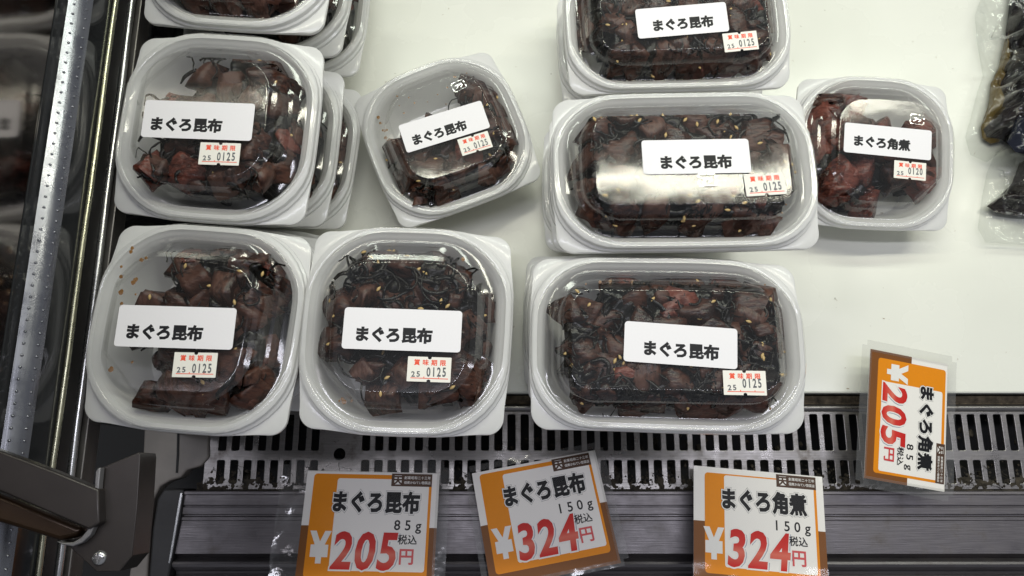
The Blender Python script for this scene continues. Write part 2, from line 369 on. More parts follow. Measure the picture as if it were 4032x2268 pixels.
# front: lip, slotted grille, dirt, sill
gz = -0.012
yl0, yl1 = P(2000, 1592, gz).y, P(2000, 1626, gz).y
V, F = [], []; box(V, F, -0.20, 0.62, P(0, 1600, -0.03).y, SHELF_FRONT - 0.0005, -0.022, -0.0125)
o = mk('dirt_channel', V, F, M['packed'], smooth=False); tag(o, 'brown dirt packed in the gap along the front of the white shelf', 'dirt', kind='stuff')
gr = empty('vent_grille', (0, (yl0 + yl1) / 2, gz)); tag(gr, 'slotted steel vent grille with two rows of slots in front of the shelf', 'grille')
GX0, GX1 = P(820, 1700, gz).x, 0.62
yc0 = (yl0 + yl1) / 2
prof = [(yl1 - yc0 + 0.0002, -0.0006), (yl1 - yc0 + .0008, 0.001), (yl1 - yc0 + .002, 0.0026), (0.001, 0.0033), (yl0 - yc0 - .0015, 0.0028), (yl0 - yc0, 0.0010), (yl0 - yc0, -0.008)]
extrude_x('rolled_lip', prof, GX0, GX1, M['steel'], gr, auto=80)
def slot_plate():
    c = bpy.data.curves.new('s', 'CURVE'); c.dimensions = '2D'; c.fill_mode = 'BOTH'; c.extrude = 0.0006; c.bevel_depth = 0.00035; c.bevel_resolution = 1
    def poly(pts):
        s = c.splines.new('POLY'); s.points.add(len(pts) - 1); s.use_cyclic_u = True
        for p, q in zip(s.points, pts): p.co = (q[0], q[1], 0, 1)
    y_t = yl1 - yc0 + 0.0006; y_b = P(0, 1925, gz).y - yc0
    poly([(GX0, y_b), (GX1, y_b), (GX1, y_t), (GX0, y_t)])
    def rr(cx, cyy, w, h, r):
        pts = []
        for ax, ay, a0 in ((w/2-r, h/2-r, 0), (-w/2+r, h/2-r, 90), (-w/2+r, -h/2+r, 180), (w/2-r, -h/2+r, 270)):
            for i in range(4):
                a = math.radians(a0 + 30 * i); pts.append((cx + ax + r * math.cos(a), cyy + ay + r * math.sin(a)))
        poly(pts[::-1])
    r1t, r1b = P(0, 1630, gz).y - yc0, P(0, 1776, gz).y - yc0
    r2t, r2b = P(0, 1810, gz).y - yc0, P(0, 1906, gz).y - yc0
    pitch = (P(1500, 1750, gz).x - P(1448, 1750, gz).x)
    xs = [P(878, 1750, gz).x + i * pitch for i in range(8)]
    x0 = P(1442, 1750, gz).x
    while x0 < GX1 - 0.01:
        xs.append(x0); x0 += pitch
    for x in xs:
        rr(x, (r1t + r1b) / 2, pitch * .66, r1t - r1b, 0.0013); rr(x, (r2t + r2b) / 2, pitch * .66, r2t - r2b, 0.0013)
    hx, hy = P(1338, 1788, gz).x, P(1338, 1788, gz).y - yc0
    poly([(hx + 0.0042 * math.cos(a), hy - 0.0042 * math.sin(a)) for a in [k * math.pi / 10 for k in range(20)]])
    ob = bpy.data.objects.new('s', c); me = bpy.data.meshes.new_from_object(ob)
    v = [x.co.copy() for x in me.vertices]; f = [tuple(p.vertices) for p in me.polygons]
    bpy.data.objects.remove(ob); bpy.data.meshes.remove(me)
    return v, f
v, f = slot_plate(); mk('slotted_plate', v, f, M['steel'], gr, smooth=False)
rnd = random.Random(5)
# grime: crumbs and fluff heaped on the far edge of the grille and hanging in the slots
V, F = [], []
def blob(V, F, c, r, rnd, flat=0.6, n1=5, n2=7):
    o0 = len(V); V.append((c[0], c[1], c[2] + r * flat))
    for a in range(1, n1):
        th = math.pi * a / n1
        for b_ in range(n2):
            ph = 2 * math.pi * b_ / n2; rr_ = r * rnd.uniform(.7, 1.25)
            V.append((c[0] + rr_ * math.sin(th) * math.cos(ph), c[1] + rr_ * math.sin(th) * math.sin(ph), c[2] + rr_ * flat * math.cos(th)))
    V.append((c[0], c[1], c[2] - r * flat)); e = len(V) - 1
    for b_ in range(n2):
        F.append((o0, o0+1+b_, o0+1+(b_+1) % n2)); F.append((e, e-n2+(b_+1) % n2, e-n2+b_))
    for a in range(n1 - 2):
        for b_ in range(n2):
            i = o0+1+a*n2+b_; j = o0+1+a*n2+(b_+1) % n2; F.append((i, i+n2, j+n2, j))
ymid = P(0, 1905, gz).y
# lumpy mat of dirt over the near end of the slots
nx_ = 620; ny_ = 12; ya, yb_ = P(0, 1936, gz).y, P(0, 1850, gz).y
for j in range(ny_ + 1):
    for i in range(nx_ + 1):
        x = GX0 - 0.004 + (GX1 - GX0 + .004) * i / nx_; y = ya + (yb_ - ya) * j / ny_
        V.append((x, y, gz + 0.0009 + 0.0016 * noise.noise(Vector((x * 260, y * 260, 1))) + .0008 * noise.noise(Vector((x * 900, y * 900, 7)))))
for j in range(ny_):
    for i in range(nx_):
        x = V[j*(nx_+1)+i][0]; lim = .50 + .42 * noise.noise(Vector((x * 55, 0, 3))) + .30 * noise.noise(Vector((x * 260, j * .5, 9)))
        if j / ny_ < lim: a = j*(nx_+1)+i; F.append((a, a+1, a+nx_+2, a+nx_+1))
for i in range(2600):
    x = rnd.uniform(GX0 + .0, GX1); y = ymid + abs(rnd.gauss(0, 0.0060)) - 0.003
    if x < P(1250, 1900, gz).x: y -= 0.001
    blob(V, F, (x, y, gz + rnd.uniform(-0.003, 0.001)), rnd.choice((.0005, .0008, .0013)), rnd, rnd.uniform(.4, .9), 4, 5)
for i in range(260):
    x = rnd.uniform(GX0, GX1); y = P(0, rnd.uniform(1640, 1900), gz).y
    blob(V, F, (x, y, gz - rnd.uniform(0.004, 0.02)), rnd.uniform(.0008, .003), rnd, .6, 4, 5)
def fibre(V, F, pts, w):
    for a in range(len(pts)):
        p = pts[a]; V.append((p[0] - w, p[1], p[2])); V.append((p[0] + w, p[1] + w, p[2])); V.append((p[0], p[1], p[2] + w))
    o0 = len(V) - 3 * len(pts)
    for a in range(len(pts) - 1):
        for b_ in range(3):
            i, j = o0 + a*3 + b_, o0 + a*3 + (b_+1) % 3; F.append((i, j, j+3, i+3))
for i in range(420):
    x = rnd.uniform(GX0, GX1); y = ymid + rnd.gauss(0.001, 0.005); a = rnd.uniform(0, 6.3); pts = []
    z = gz + rnd.uniform(-.001, .0022)
    for k in range(6):
        pts.append((x, y, z)); a += rnd.uniform(-.7, .7); x += math.cos(a) * .0016; y += math.sin(a) * .0012
    fibre(V, F, pts, 0.00016)
tag(mk('grime', V, F, M['grime']), 'dark fluff and crumbs caught along the front of the vent grille', 'grime', kind='stuff')

# aluminium sill
sz = -0.006
Y = lambda py, z=sz: P(2000, py, z).y
sill = empty('front_sill', (0, Y(2000), sz)); tag(sill, 'ribbed grey aluminium sill along the bottom front of the case', 'sill')
yb = Y(2000)
def pr(lst): return [(Y(a, sz + h) - yb, h) for a, h in lst]
prof = pr([(1932, -0.02), (1932, -0.001), (1936, 0.0), (1946, 0.0002), (1950, -0.0008), (1988, -0.0008), (1991, -0.0022), (1995, -0.0022), (1998, -0.0004), (2024, -0.0004),
           (2027, -0.0022), (2032, -0.0022), (2036, -0.0006), (2048, -0.0006), (2051, -0.0012), (2180, -0.0012), (2186, -0.004), (2196, -0.006), (2203, -0.003), (2212, -0.0004), (2222, 0.0004), (2232, -0.0006),
           (2242, -0.004), (2250, -0.007), (2262, -0.008), (2268, -0.006), (2276, -0.0052), (2330, -0.0052), (2336, -0.03)])
extrude_x('ribbed_profile', prof, P(700, 2000, sz).x, 0.62, M['sill'], sill, auto=25)
cap = extrude_poly('end_cap', [(P(x, y, sz).x, P(x, y, sz).y - yb) for x, y in ((648, 1925), (728, 1925), (716, 2030), (664, 2290), (588, 2290), (604, 2080), (622, 1965))], -0.02, 0.0012, M['blackrubber'], sill, 0.0012)
seam = extrude_poly('seam_trim', [(P(x, y, sz).x, P(x, y, sz).y - yb) for x, y in ((714, 1940), (724, 1938), (722, 1960), (682, 2190), (674, 2218), (668, 2216))], 0.0013, 0.0024, M['chrome'], sill, 0.0004)

# beige end panel in the corner
pts = [(572, 1600), (820, 1600), (822, 1800), (790, 1835), (735, 1850), (712, 1880), (668, 1893), (630, 1915), (606, 1965), (596, 2050), (578, 2290), (505, 2290), (538, 2060), (560, 1860)]
ep = extrude_poly('end_panel', [P(x, y, -0.009)[:2] for x, y in pts], -0.02, -0.009, M['beige'], None, 0.0012)
tag(ep, 'dull beige end panel in the corner between partition and grille', 'panel')
gp = [P(x, y, -0.0085)[:2] for x, y in ((699, 1600), (706, 1600), (704, 1790), (700, 1862), (692, 1862), (696, 1790))]
s_ = extrude_poly('panel_seam', gp, -0.0089, -0.0083, M['black'], None); s_.parent = ep
# support arm and its hook bracket
arm = empty('support_arm', P(200, 1950, 0.195)); tag(arm, 'dark support bar ending in a hooked bracket with a screw, lower left corner', 'support arm')
def rel(pts, z): return [(P(x, y, z) - arm.location)[:2] for x, y in pts]
extrude_poly('bar', rel(((-400, 1655), (0, 1774), (200, 1850), (388, 1926), (392, 2060), (350, 2085), (0, 1935), (-400, 1800)), 0.195), -0.006, 0.0, M['arm'], arm, 0.0008)
extrude_poly('bar_underside', rel(((-400, 1805), (0, 1938), (340, 2078), (318, 2112), (250, 2128), (150, 2098), (0, 2052), (-400, 1940)), 0.185), -0.014, -0.007, M['armgold'], arm, 0.002)
hook = [(398, 1842), (470, 1812), (548, 1780), (552, 1800), (540, 2000), (520, 2190), (470, 2250), (380, 2252), (330, 2205), (280, 2160), (232, 2130), (262, 2140), (300, 2138), (338, 2118), (366, 2080), (380, 2030), (386, 1950), (392, 1860)]
br = extrude_poly('bracket', rel(hook, 0.190), -0.020, -0.005, M['arm'], arm, 0.0022)
edge = [(386, 1858), (396, 1842), (406, 1842), (400, 1900), (394, 2000), (386, 2060), (366, 2105), (334, 2135), (296, 2150), (255, 2143), (232, 2130), (262, 2136), (298, 2134), (330, 2115), (358, 2080), (374, 2030), (380, 1950)]
extrude_poly('bracket_edge', rel(edge, 0.192), -0.0045, -0.001, M['hookedge'], arm, 0.0012).parent = br  # paler strip that paints in the highlight along the hook
V, F = [], []
c = P(392, 2196, 0.190) - arm.location
prof_ = [(0, .0010), (.0014, .0012), (.0024, .0008), (.0029, 0.0), (.0029, -.001)]
N = 20
for r_, h_ in prof_:
    for i in range(N): V.append((c.x + r_ * math.cos(i * 2 * math.pi / N), c.y + r_ * math.sin(i * 2 * math.pi / N), -0.0048 + h_))
for k in range(len(prof_) - 1):
    for i in range(N): F.append((k*N+i, (k+1)*N+i, (k+1)*N+(i+1) % N, k*N+(i+1) % N))
box(V, F, c.x - .0022, c.x + .0022, c.y - .0004, c.y + .0004, -0.0040, -0.0034)
box(V, F, c.x - .0004, c.x + .0004, c.y - .0022, c.y + .0022, -0.0040, -0.0033)
mk('screw', V, F, M['chrome'], arm, auto=40)
# ------------------------------------------------------------------ food containers
def tub_mesh(kind):
    if kind == 'sq':
        fx = fy = 49.8; fr = 7.5; fb = 1.3; ix = iy = 43.0; flx = fly = 33; rr_ = 27; rimx = rimy = 49.0; rb = 2.4
    else:
        fx, fy, fr, fb = 67.6, 43.6, 9, .8; ix, iy, flx, fly, rr_, rimx, rimy, rb = 60.5, 36.0, 50, 27, 24, 66.5, 42.0, 1.9
    R = [ringpts(flx, fly, rr_ * .62, 1, -35), ringpts(flx + 1.5, fly + 1.5, rr_ * .66, 1, -34), ringpts(ix + 1, iy + 1, rr_, 1.6, -8.5),
         ringpts(fx - 1, fy - 1, fr, fb, -8.3), ringpts(fx, fy, fr, fb, -8.0), ringpts(fx, fy, fr, fb, -6.0), ringpts(fx - .4, fy - .4, fr, fb, -5.6),
         ringpts(rimx + 1.2, rimy + 1.2, rr_ + 4, rb, -5.4), ringpts(rimx + 1.0, rimy + 1.0, rr_ + 4, rb, -3.6), ringpts(rimx + .3, rimy + .3, rr_ + 4.5, rb, -3.0), ringpts(rimx + .1, rimy + .1, rr_ + 5, rb, -.6), ringpts(rimx - .7, rimy - .7, rr_ + 4.5, rb, 0.1),
         ringpts(rimx - 2.6, rimy - 2.6, rr_ + 4, rb, 0.1), ringpts(rimx - 3.2, rimy - 3.2, rr_ + 3, rb, -.8),
         ringpts(rimx - 4.2, rimy - 4.2, rr_ + 2.5, rb, -1.6), ringpts(ix, iy, rr_, 1.8, -3.4), ringpts(ix - 1.0, iy - 1.0, rr_ - .5, 1.7, -8),
         ringpts(flx + 1.8, fly + 1.8, rr_ * .7, 1, -30), ringpts(flx, fly, rr_ * .65, 1, -32.6), ringpts(flx - 3, fly - 3, rr_ * .6, 1, -33.4),
         ringpts(flx - 6, fly - 6, rr_ * .55, .8, -33.2), ringpts(flx - 6.6, fly - 6.6, rr_ * .55, .8, -32.6), ringpts(flx - 8, fly - 8, rr_ * .5, .8, -32.6), ringpts(flx - 8.6, fly - 8.6, rr_ * .5, .8, -33.2),
         ringpts(5, 4, 3, 0, -33.2)]
    v, f = loft(R, True, True)
    me = mk('tub', sc(v), f, M['tub'], None, True, auto=40)
    return me
def lid_mesh(kind):
    if kind == 'sq':
        rimx = rimy = 49.0; rb = 2.6; rr_ = 32; gx = gy = 43.6; dx1 = dy1 = 40.3; rd = 23; px_ = py_ = 30.6; pr_ = 13; ch = 0.95; top = 18.2; off = -3.0; pb = 1.6
        R = [ringpts(rimx + .9, rimy + .9, rr_ + 4.5, rb, -2.6), ringpts(rimx + .6, rimy + .6, rr_ + 4.5, rb, -.4), ringpts(rimx - .3, rimy - .3, rr_ + 3.5, rb, .55), ringpts(rimx - 1.1, rimy - 1.1, rr_ + 3, rb, .6), ringpts(rimx - 1.5, rimy - 1.5, rr_ + 3, rb, .35), ringpts(rimx - 1.9, rimy - 1.9, rr_ + 3, rb, .6), ringpts(rimx - 2.6, rimy - 2.6, rr_ + 3, rb, .55), ringpts(rimx - 3.2, rimy - 3.2, rr_ + 2, rb, -.3), ringpts(rimx - 4.4, rimy - 4.4, rr_ - 2.5, rb, -.8), ringpts(gx, gy, rr_ - 4, 2.2, -2.8),
             ringpts(gx - 1.2, gy - 1.2, rr_ - 5, 2.0, -2.8), ringpts(dx1, dy1, rd, 1.4, -1.4, ch * .6), ringpts(dx1 - 1.0, dy1 - 1.0, rd - 1, 1.0, 5.0, ch), ringpts(dx1 - 2.6, dy1 - 2.6, rd - 1, .8, 5.6, ch, 0, off * .2),
             ringpts(dx1 - 4.4, dy1 - 4.4, rd - 2, .8, 12, ch, 0, off * .6), ringpts(px_ + 3.4, py_ + 3.4, pr_ + 3, pb, 15.6, .4, 0, off), ringpts(px_ + .8, py_ + .8, pr_ + .6, pb, 16.2, 0, 0, off),
             ringpts(px_, py_, pr_, pb, 17.6, 0, 0, off), ringpts(px_ - .9, py_ - .9, pr_ - .6, pb, top, 0, 0, off), ringpts(px_ - 1.3, py_ - 1.3, pr_ - .8, pb, top, 0, 0, off)]
    else:
        rimx, rimy, rb, rr_ = 66.5, 42.0, 1.9, 29; gx, gy, dx1, dy1, rd, px_, py_, pr_, top, off, pb = 60.8, 36.4, 57.5, 33.4, 20, 49.2, 25.0, 8, 16.4, -2.2, .6
        R = [ringpts(rimx + .9, rimy + .9, rr_ + 4.5, rb, -2.6), ringpts(rimx + .6, rimy + .6, rr_ + 4.5, rb, -.4), ringpts(rimx - .3, rimy - .3, rr_ + 3.5, rb, .55), ringpts(rimx - 1.1, rimy - 1.1, rr_ + 3, rb, .6), ringpts(rimx - 1.5, rimy - 1.5, rr_ + 3, rb, .35), ringpts(rimx - 1.9, rimy - 1.9, rr_ + 3, rb, .6), ringpts(rimx - 2.6, rimy - 2.6, rr_ + 3, rb, .55), ringpts(rimx - 3.2, rimy - 3.2, rr_ + 2, rb, -.3), ringpts(rimx - 4.4, rimy - 4.4, rr_ - 2.5, rb, -.8), ringpts(gx, gy, rr_ - 5, 1.6, -2.8),
             ringpts(gx - 1.2, gy - 1.2, rr_ - 6, 1.4, -2.8), ringpts(dx1, dy1, rd, 1.0, -1.2), ringpts(dx1 - .8, dy1 - .8, rd - 1, .8, 4.0), ringpts(dx1 - 2.4, dy1 - 2.4, rd - 1, .7, 4.8, 0, 0, off * .3),
             ringpts(dx1 - 3.4, dy1 - 3.4, rd - 3, .7, 9.5, 0, 0, off * .6), ringpts(px_ + 2.4, py_ + 2.4, pr_ + 4, pb, 13.6, 0, 0, off), ringpts(px_ + .7, py_ + .7, pr_ + 1, pb, 14.6, 0, 0, off),
             ringpts(px_, py_, pr_, pb, 15.8, 0, 0, off), ringpts(px_ - .9, py_ - .9, pr_ - .6, pb, top, 0, 0, off), ringpts(px_ - 1.3, py_ - 1.3, pr_ - .8, pb, top, 0, 0, off)]
    v, f = loft(R, True)
    return mk('lid', sc(v), f, M['lid'], None, True, auto=42)
PLATE = {'sq': 18.3, 'long': 16.6}
_proto = {}
def protos(kind):
    if kind not in _proto:
        t_, l_ = tub_mesh(kind), lid_mesh(kind)
        _proto[kind] = (t_.data, l_.data); bpy.data.objects.remove(t_); bpy.data.objects.remove(l_)
    return _proto[kind]

# --- food pieces
def make_chunk(seed):
    r = random.Random(seed); n = 4; idx = {}; V = []; F = []
    def vid(p):
        k = tuple(round(q, 4) for q in p)
        if k not in idx: idx[k] = len(V); V.append(Vector(p))
        return idx[k]
    for ax in range(3):
        for s in (-1, 1):
            for i in range(n):
                for j in range(n):
                    q = []
                    for (a, b_) in ((i, j), (i+1, j), (i+1, j+1), (i, j+1)):
                        p = [0, 0, 0]; p[ax] = s; p[(ax+1) % 3] = -1 + 2*a/n; p[(ax+2) % 3] = -1 + 2*b_/n; q.append(vid(p))
                    F.append(tuple(q if s > 0 else q[::-1]))
    off = Vector((r.uniform(0, 99), r.uniform(0, 99), r.uniform(0, 99)))
    sh = [r.uniform(-.35, .35) for _ in range(4)]; tp = r.uniform(.65, 1.15)
    out = []
    for v in V:
        s = v.normalized() * 1.3; p = v.lerp(s, .22)
        p = Vector((p.x * (1 + (tp - 1) * (p.z + 1) / 2) + sh[0] * p.y, p.y + sh[1] * p.z, p.z + sh[2] * p.x * .7))
        d = noise.noise_vector(p * .9 + off) * .24 + noise.noise_vector(p * 3.6 + off) * .085
        out.append(p + d)
    return out, F
CH = [make_chunk(i) for i in range(14)]
def make_fill(name, kind, seed, mask, density, top, reddish=False, kelp=26, sesame=34, spots=(), zmax=None, big=1.0):
    r = random.Random(seed); V = []; F = []; MI = []
    hx, hy = (41, 41) if kind == 'sq' else (58, 34)
    fx, fy = (32, 32) if kind == 'sq' else (49, 26)
    def inside(x, y, z):
        k = max(0, min(1, (z + 33) / 30)); ax = fx + (hx - fx) * k; ay = fy + (hy - fy) * k
        return (abs(x) / ax) ** 3.2 + (abs(y) / ay) ** 3.2 < 1
    def cap(x, y):   # height of the lid underside less a margin
        px_, py_ = (31, 31) if kind == 'sq' else (49, 25)
        e = max(abs(x) - px_, abs(y + 2.5) - py_, 0)
        return (PLATE[kind] - 1.2) - e * 1.9
    tops = []
    # dark bed of kelp and sauce under the pieces
    G = 1.9; nx_, ny_ = int(hx * 2 / G) + 1, int(hy * 2 / G) + 1; o0 = 0; idx = {}
    seedv = Vector((seed * 3.7, seed * 1.3, 0))
    for j in range(ny_):
        for i in range(nx_):
            x, y = -hx + i * G, -hy + j * G; wob = noise.noise(Vector((x * .12, y * .12, 0)) + seedv) * .12
            if mask((x / hx) * (1 + wob), (y / hy) * (1 + wob)) > 0 and inside(x * 1.02, y * 1.02, -6):
                m_ = min(1, mask(x / hx, y / hy) * 1.6)
                h = -31 + (top + 31) * m_ - 3.6 + 7 * noise.noise(Vector((x * .11, y * .11, 2)) + seedv) + 2.6 * noise.noise(Vector((x * .4, y * .4, 5)) + seedv)
                idx[(i, j)] = len(V); V.append(Vector((x, y, max(-32, min(h, cap(x, y) - 2)))))
    for (i, j) in list(idx):
        if (i+1, j) in idx and (i, j+1) in idx and (i+1, j+1) in idx:
            F.append((idx[(i, j)], idx[(i+1, j)], idx[(i+1, j+1)], idx[(i, j+1)])); MI.append(3)
    # skirt of the bed down to the tub floor
    cells = {(i, j) for (i, j) in idx if (i+1, j) in idx and (i, j+1) in idx and (i+1, j+1) in idx}
    for (i, j) in cells:
        for di, dj, p, q in ((-1, 0, (i, j+1), (i, j)), (1, 0, (i+1, j), (i+1, j+1)), (0, -1, (i, j), (i+1, j)), (0, 1, (i+1, j+1), (i, j+1))):
            if (i + di, j + dj) not in cells:
                a, b_ = V[idx[p]], V[idx[q]]; k0 = len(V); V.append(Vector((a.x * .93, a.y * .93, -33))); V.append(Vector((b_.x * .93, b_.y * .93, -33)))
                F.append((idx[p], idx[q], k0 + 1, k0)); MI.append(3)
    # the pieces: dart throwing with a minimum gap, large ones first, two layers
    for L_, (cnt, gap, r0, r1) in enumerate(((int(density * 1.0), 14.0, 9.0, 11.5), (int(density * .55), 15.0, 7.0, 9.5), (int(density * .35), 10.0, 3.5, 6.0))):
        cnt = int(cnt * (1.0 if kind == 'sq' else 1.5)); mine = []
        for _ in range(cnt):
            for _try in range(60):
                x, y = r.uniform(-hx, hx), r.uniform(-hy, hy)
                if mask(x / hx, y / hy) > 0 and all((x-a)**2 + (y-b_)**2 > gap * gap for a, b_ in mine): break
            else: continue
            mine.append((x, y)); m_ = mask(x / hx, y / hy)
            R = r.uniform(r0, r1) * big; top_here = -29 + (top + 29) * min(1, m_ * 1.6)
            z = top_here - R * .35 + r.uniform(-5, 1.5) + (0 if L_ < 2 else 2.5)
            z = min(z, cap(x, y) - R * .62); z = max(z, -33 + R * .4)
            rr2 = R * .38 / math.hypot(x, y) if math.hypot(x, y) > 1 else 0
            for _s in range(8):
                if not inside(x * (1 + rr2), y * (1 + rr2), z): x *= .95; y *= .95
            vs, fs = CH[r.randrange(len(CH))]
            mt = (Euler((r.gauss(0, .6), r.gauss(0, .6), r.uniform(0, 6.3))).to_matrix()) @ Matrix.Diagonal((R * r.uniform(.62, .95), R * r.uniform(.55, .80), R * r.uniform(.45, .70)))
            o0 = len(V); mi = 2 if (reddish and r.random() < .75) else (0 if r.random() < .66 else (1 if r.random() < .80 else 2))
            for v in (mt @ v for v in vs):
                q = Vector((x + v.x, y + v.y, z + v.z)); q.z = min(q.z, cap(q.x, q.y) + .3); q.z = max(q.z, -33); V.append(q)
            F += [tuple(i + o0 for i in f) for f in fs]; MI += [mi] * len(fs)
            tops.append((x, y, z + R * .40))
    # kelp shreds
    def ribbon(x, y, z, n, w, step, curl, mi=3):
        a = r.uniform(0, 6.3); da = r.uniform(-curl, curl); o0 = len(V); roll = r.uniform(0, 3)
        for k in range(n):
            q = max(.25, math.sin(math.pi * (k + .6) / (n + .2))); ww = w * (.5 + .5 * q); roll += r.uniform(-.5, .5)
            d = Vector((-math.sin(a), math.cos(a), 0)); side = d * math.cos(roll) + Vector((0, 0, 1)) * math.sin(roll)
            up = Vector((math.cos(a), math.sin(a), 0)).cross(side) * .28
            zc = min(z, cap(x, y) - .6); c = Vector((x, y, zc))
            for s, u_ in ((-1, -1), (1, -1), (1, 1), (-1, 1)):
                q2 = c + side * ww * s + up * u_; q2.z = max(-33.1, min(q2.z, cap(q2.x, q2.y) + .2)); V.append(q2)
            a += da + r.uniform(-.35, .35); x += math.cos(a) * step; y += math.sin(a) * step; z += r.uniform(-1, .9)
            if not inside(x * 1.03, y * 1.03, z): a += 1.3; x *= .97; y *= .97
        for k in range(n - 1):
            for i in range(4):
                p, q = o0 + 4*k + i, o0 + 4*k + (i+1) % 4; F.append((p, q, q+4, p+4)); MI.append(mi)
        F.append((o0, o0+1, o0+2, o0+3)); F.append(tuple(o0 + 4*(n-1) + i for i in (3, 2, 1, 0))); MI.extend([mi, mi])
    if tops:
        for _ in range(kelp):
            cx, cyy, cz = r.choice(tops)
            for _k in range(r.randint(3, 7)):
                ribbon(cx + r.gauss(0, 4), cyy + r.gauss(0, 4), cz + r.uniform(-1, 2.5), r.randint(6, 12), r.uniform(.3, 1.25), r.uniform(1.3, 2.6), .45)
        # stray strips that reach past the heap
        for _ in range(max(2, kelp // 5)):
            cx, cyy, cz = r.choice(tops); ribbon(cx * 1.15, cyy * 1.15, cz - 4, r.randint(8, 14), r.uniform(.4, 1.0), 2.2, .3)
        for _ in range(sesame):
            cx, cyy, cz = r.choice(tops); x, y = cx + r.gauss(0, 4.5), cyy + r.gauss(0, 4.5); o0 = len(V)
            a = r.uniform(0, 3.14); z = min(cz + r.uniform(.5, 3.6), cap(x, y) - .3)
            for i_, (t_, rad) in enumerate(((-1.5, .05), (-1.0, .55), (-.2, .85), (.6, .68), (1.25, .28), (1.5, .05))):
                for k in range(6):
                    an = k * math.pi / 3; lx, ly, lz = t_, rad * math.cos(an), rad * .6 * math.sin(an)
                    V.append(Vector((x + lx * math.cos(a) - ly * math.sin(a), y + lx * math.sin(a) + ly * math.cos(a), z + lz)))
            for i_ in range(5):
                for k in range(6): F.append((o0+i_*6+k, o0+i_*6+(k+1) % 6, o0+i_*6+6+(k+1) % 6, o0+i_*6+6+k)); MI.append(4)
    # sauce specks under the lid and on the wall
    for (x, y, z, R) in spots:
        o0 = len(V); N_ = 12; V.append(Vector((x, y, z + .12)))
        for k in range(N_):
            q = R * r.uniform(.8, 1.15); V.append(Vector((x + q * math.cos(k * 2*math.pi/N_), y + q * r.uniform(.9, 1.2) * math.sin(k * 2*math.pi/N_), z)))
        for k in range(N_): F.append((o0, o0+1+k, o0+1+(k+1) % N_)); MI.append(5)
    o = mk(name, [v * mm for v in V], F, [M['tuna'], M['tunapale'], M['tunared'], M['kelp'], M['sesame'], M['sauce']], None, True, MI, auto=100)
    return o

def name_label(root, kind, words, px, py, rot, w=55.5, h=19.8, tdx=0.0, tdy=-2.6):
    z = PLATE[kind] + .45
    wp = P(px, py, root.location.z + z * mm); lp = Matrix.Rotation(-root.rotation_euler.z, 3, 'Z') @ (wp - root.location)
    v, f = rr_slab(w, h, 1.6, .12)
    o = mk('name_label', v, f, M['label'], root, smooth=False); o.location = (lp.x, lp.y, z * mm); o.rotation_euler.z = rot - root.rotation_euler.z
    text('lettering', words, 7.35, tdx, tdy, .12, M['ink'], o, bold=.054, adv=1.0, slant=0)
    return o
def date_label(root, kind, day, px, py, rot, sloppy=0.0):
    z = PLATE[kind] + .60
    wp = P(px, py, root.location.z + z * mm); lp = Matrix.Rotation(-root.rotation_euler.z, 3, 'Z') @ (wp - root.location)
    v, f = rr_slab(20.2, 11.6, .2, .12, 1, True)
    o = mk('date_label', v, f, M['date'], root, smooth=False); o.location = (lp.x, lp.y, z * mm); o.rotation_euler.z = rot - root.rotation_euler.z
    text('heading', '賞味期限', 2.9, 0.2, 3.2, .12, M['redink'], o, bold=.030, adv=1.38)
    text('date_digits', '25', 3.5, -6.1, -2.2, .12, M['greyink'], o, bold=.030, adv=.68, rot=.05)
    text('date_digits', day, 5.9, 3.4, -1.1 + sloppy, .15, M['greyink'], o, bold=.026, adv=.66, sx=.62, rot=.02)
    V, F = [], []; box(V, F, -8.4*mm, 9.0*mm, -4.35*mm, -4.0*mm, .12*mm, .17*mm); box(V, F, -2.4*mm, -2.0*mm, -3.95*mm, -3.4*mm, .12*mm, .17*mm); box(V, F, 4.4*mm, 4.8*mm, -3.95*mm, -3.5*mm, .12*mm, .17*mm)
    mk('underline', V, F, M['redink'], o, smooth=False)
    return o
def recycle_mark(root, x, y, rot, kind):
    o = empty('tmp', (0, 0, 0))
    o2 = text('recycling_mark', 'プラ', 3.4, 0, 0, 0, M['lid_mark'], root, bold=.05, adv=.8, thick=.5)
    v = list(o2.data.vertices); bpy.data.objects.remove(o)
    V = [tuple(q.co) for q in o2.data.vertices]; F = [tuple(p.vertices) for p in o2.data.polygons]
    bx = [(-4, -3.4, 4, -2.9), (-4, 2.9, 4, 3.4), (-4.5, -2.6, -4, 2.6), (4, -2.6, 4.5, -.8), (4, .8, 4.5, 2.6)]
    for x0, y0, x1, y1 in bx: box(V, F, x0*mm, x1*mm, y0*mm, y1*mm, 0, .45*mm)
    bpy.data.objects.remove(o2)
    q = mk('recycling_mark', V, F, M['lid_mark'], root, smooth=False); q.location = (x*mm, y*mm, (PLATE[kind] + .1)*mm); q.rotation_euler.z = rot
M['lid_mark'] = clear('embossed_clear_mark', (0.80, 0.80, 0.80), 0.10, 0.22, 0.9, (200, 0.3, 0.0005), 1.5, 0.04)

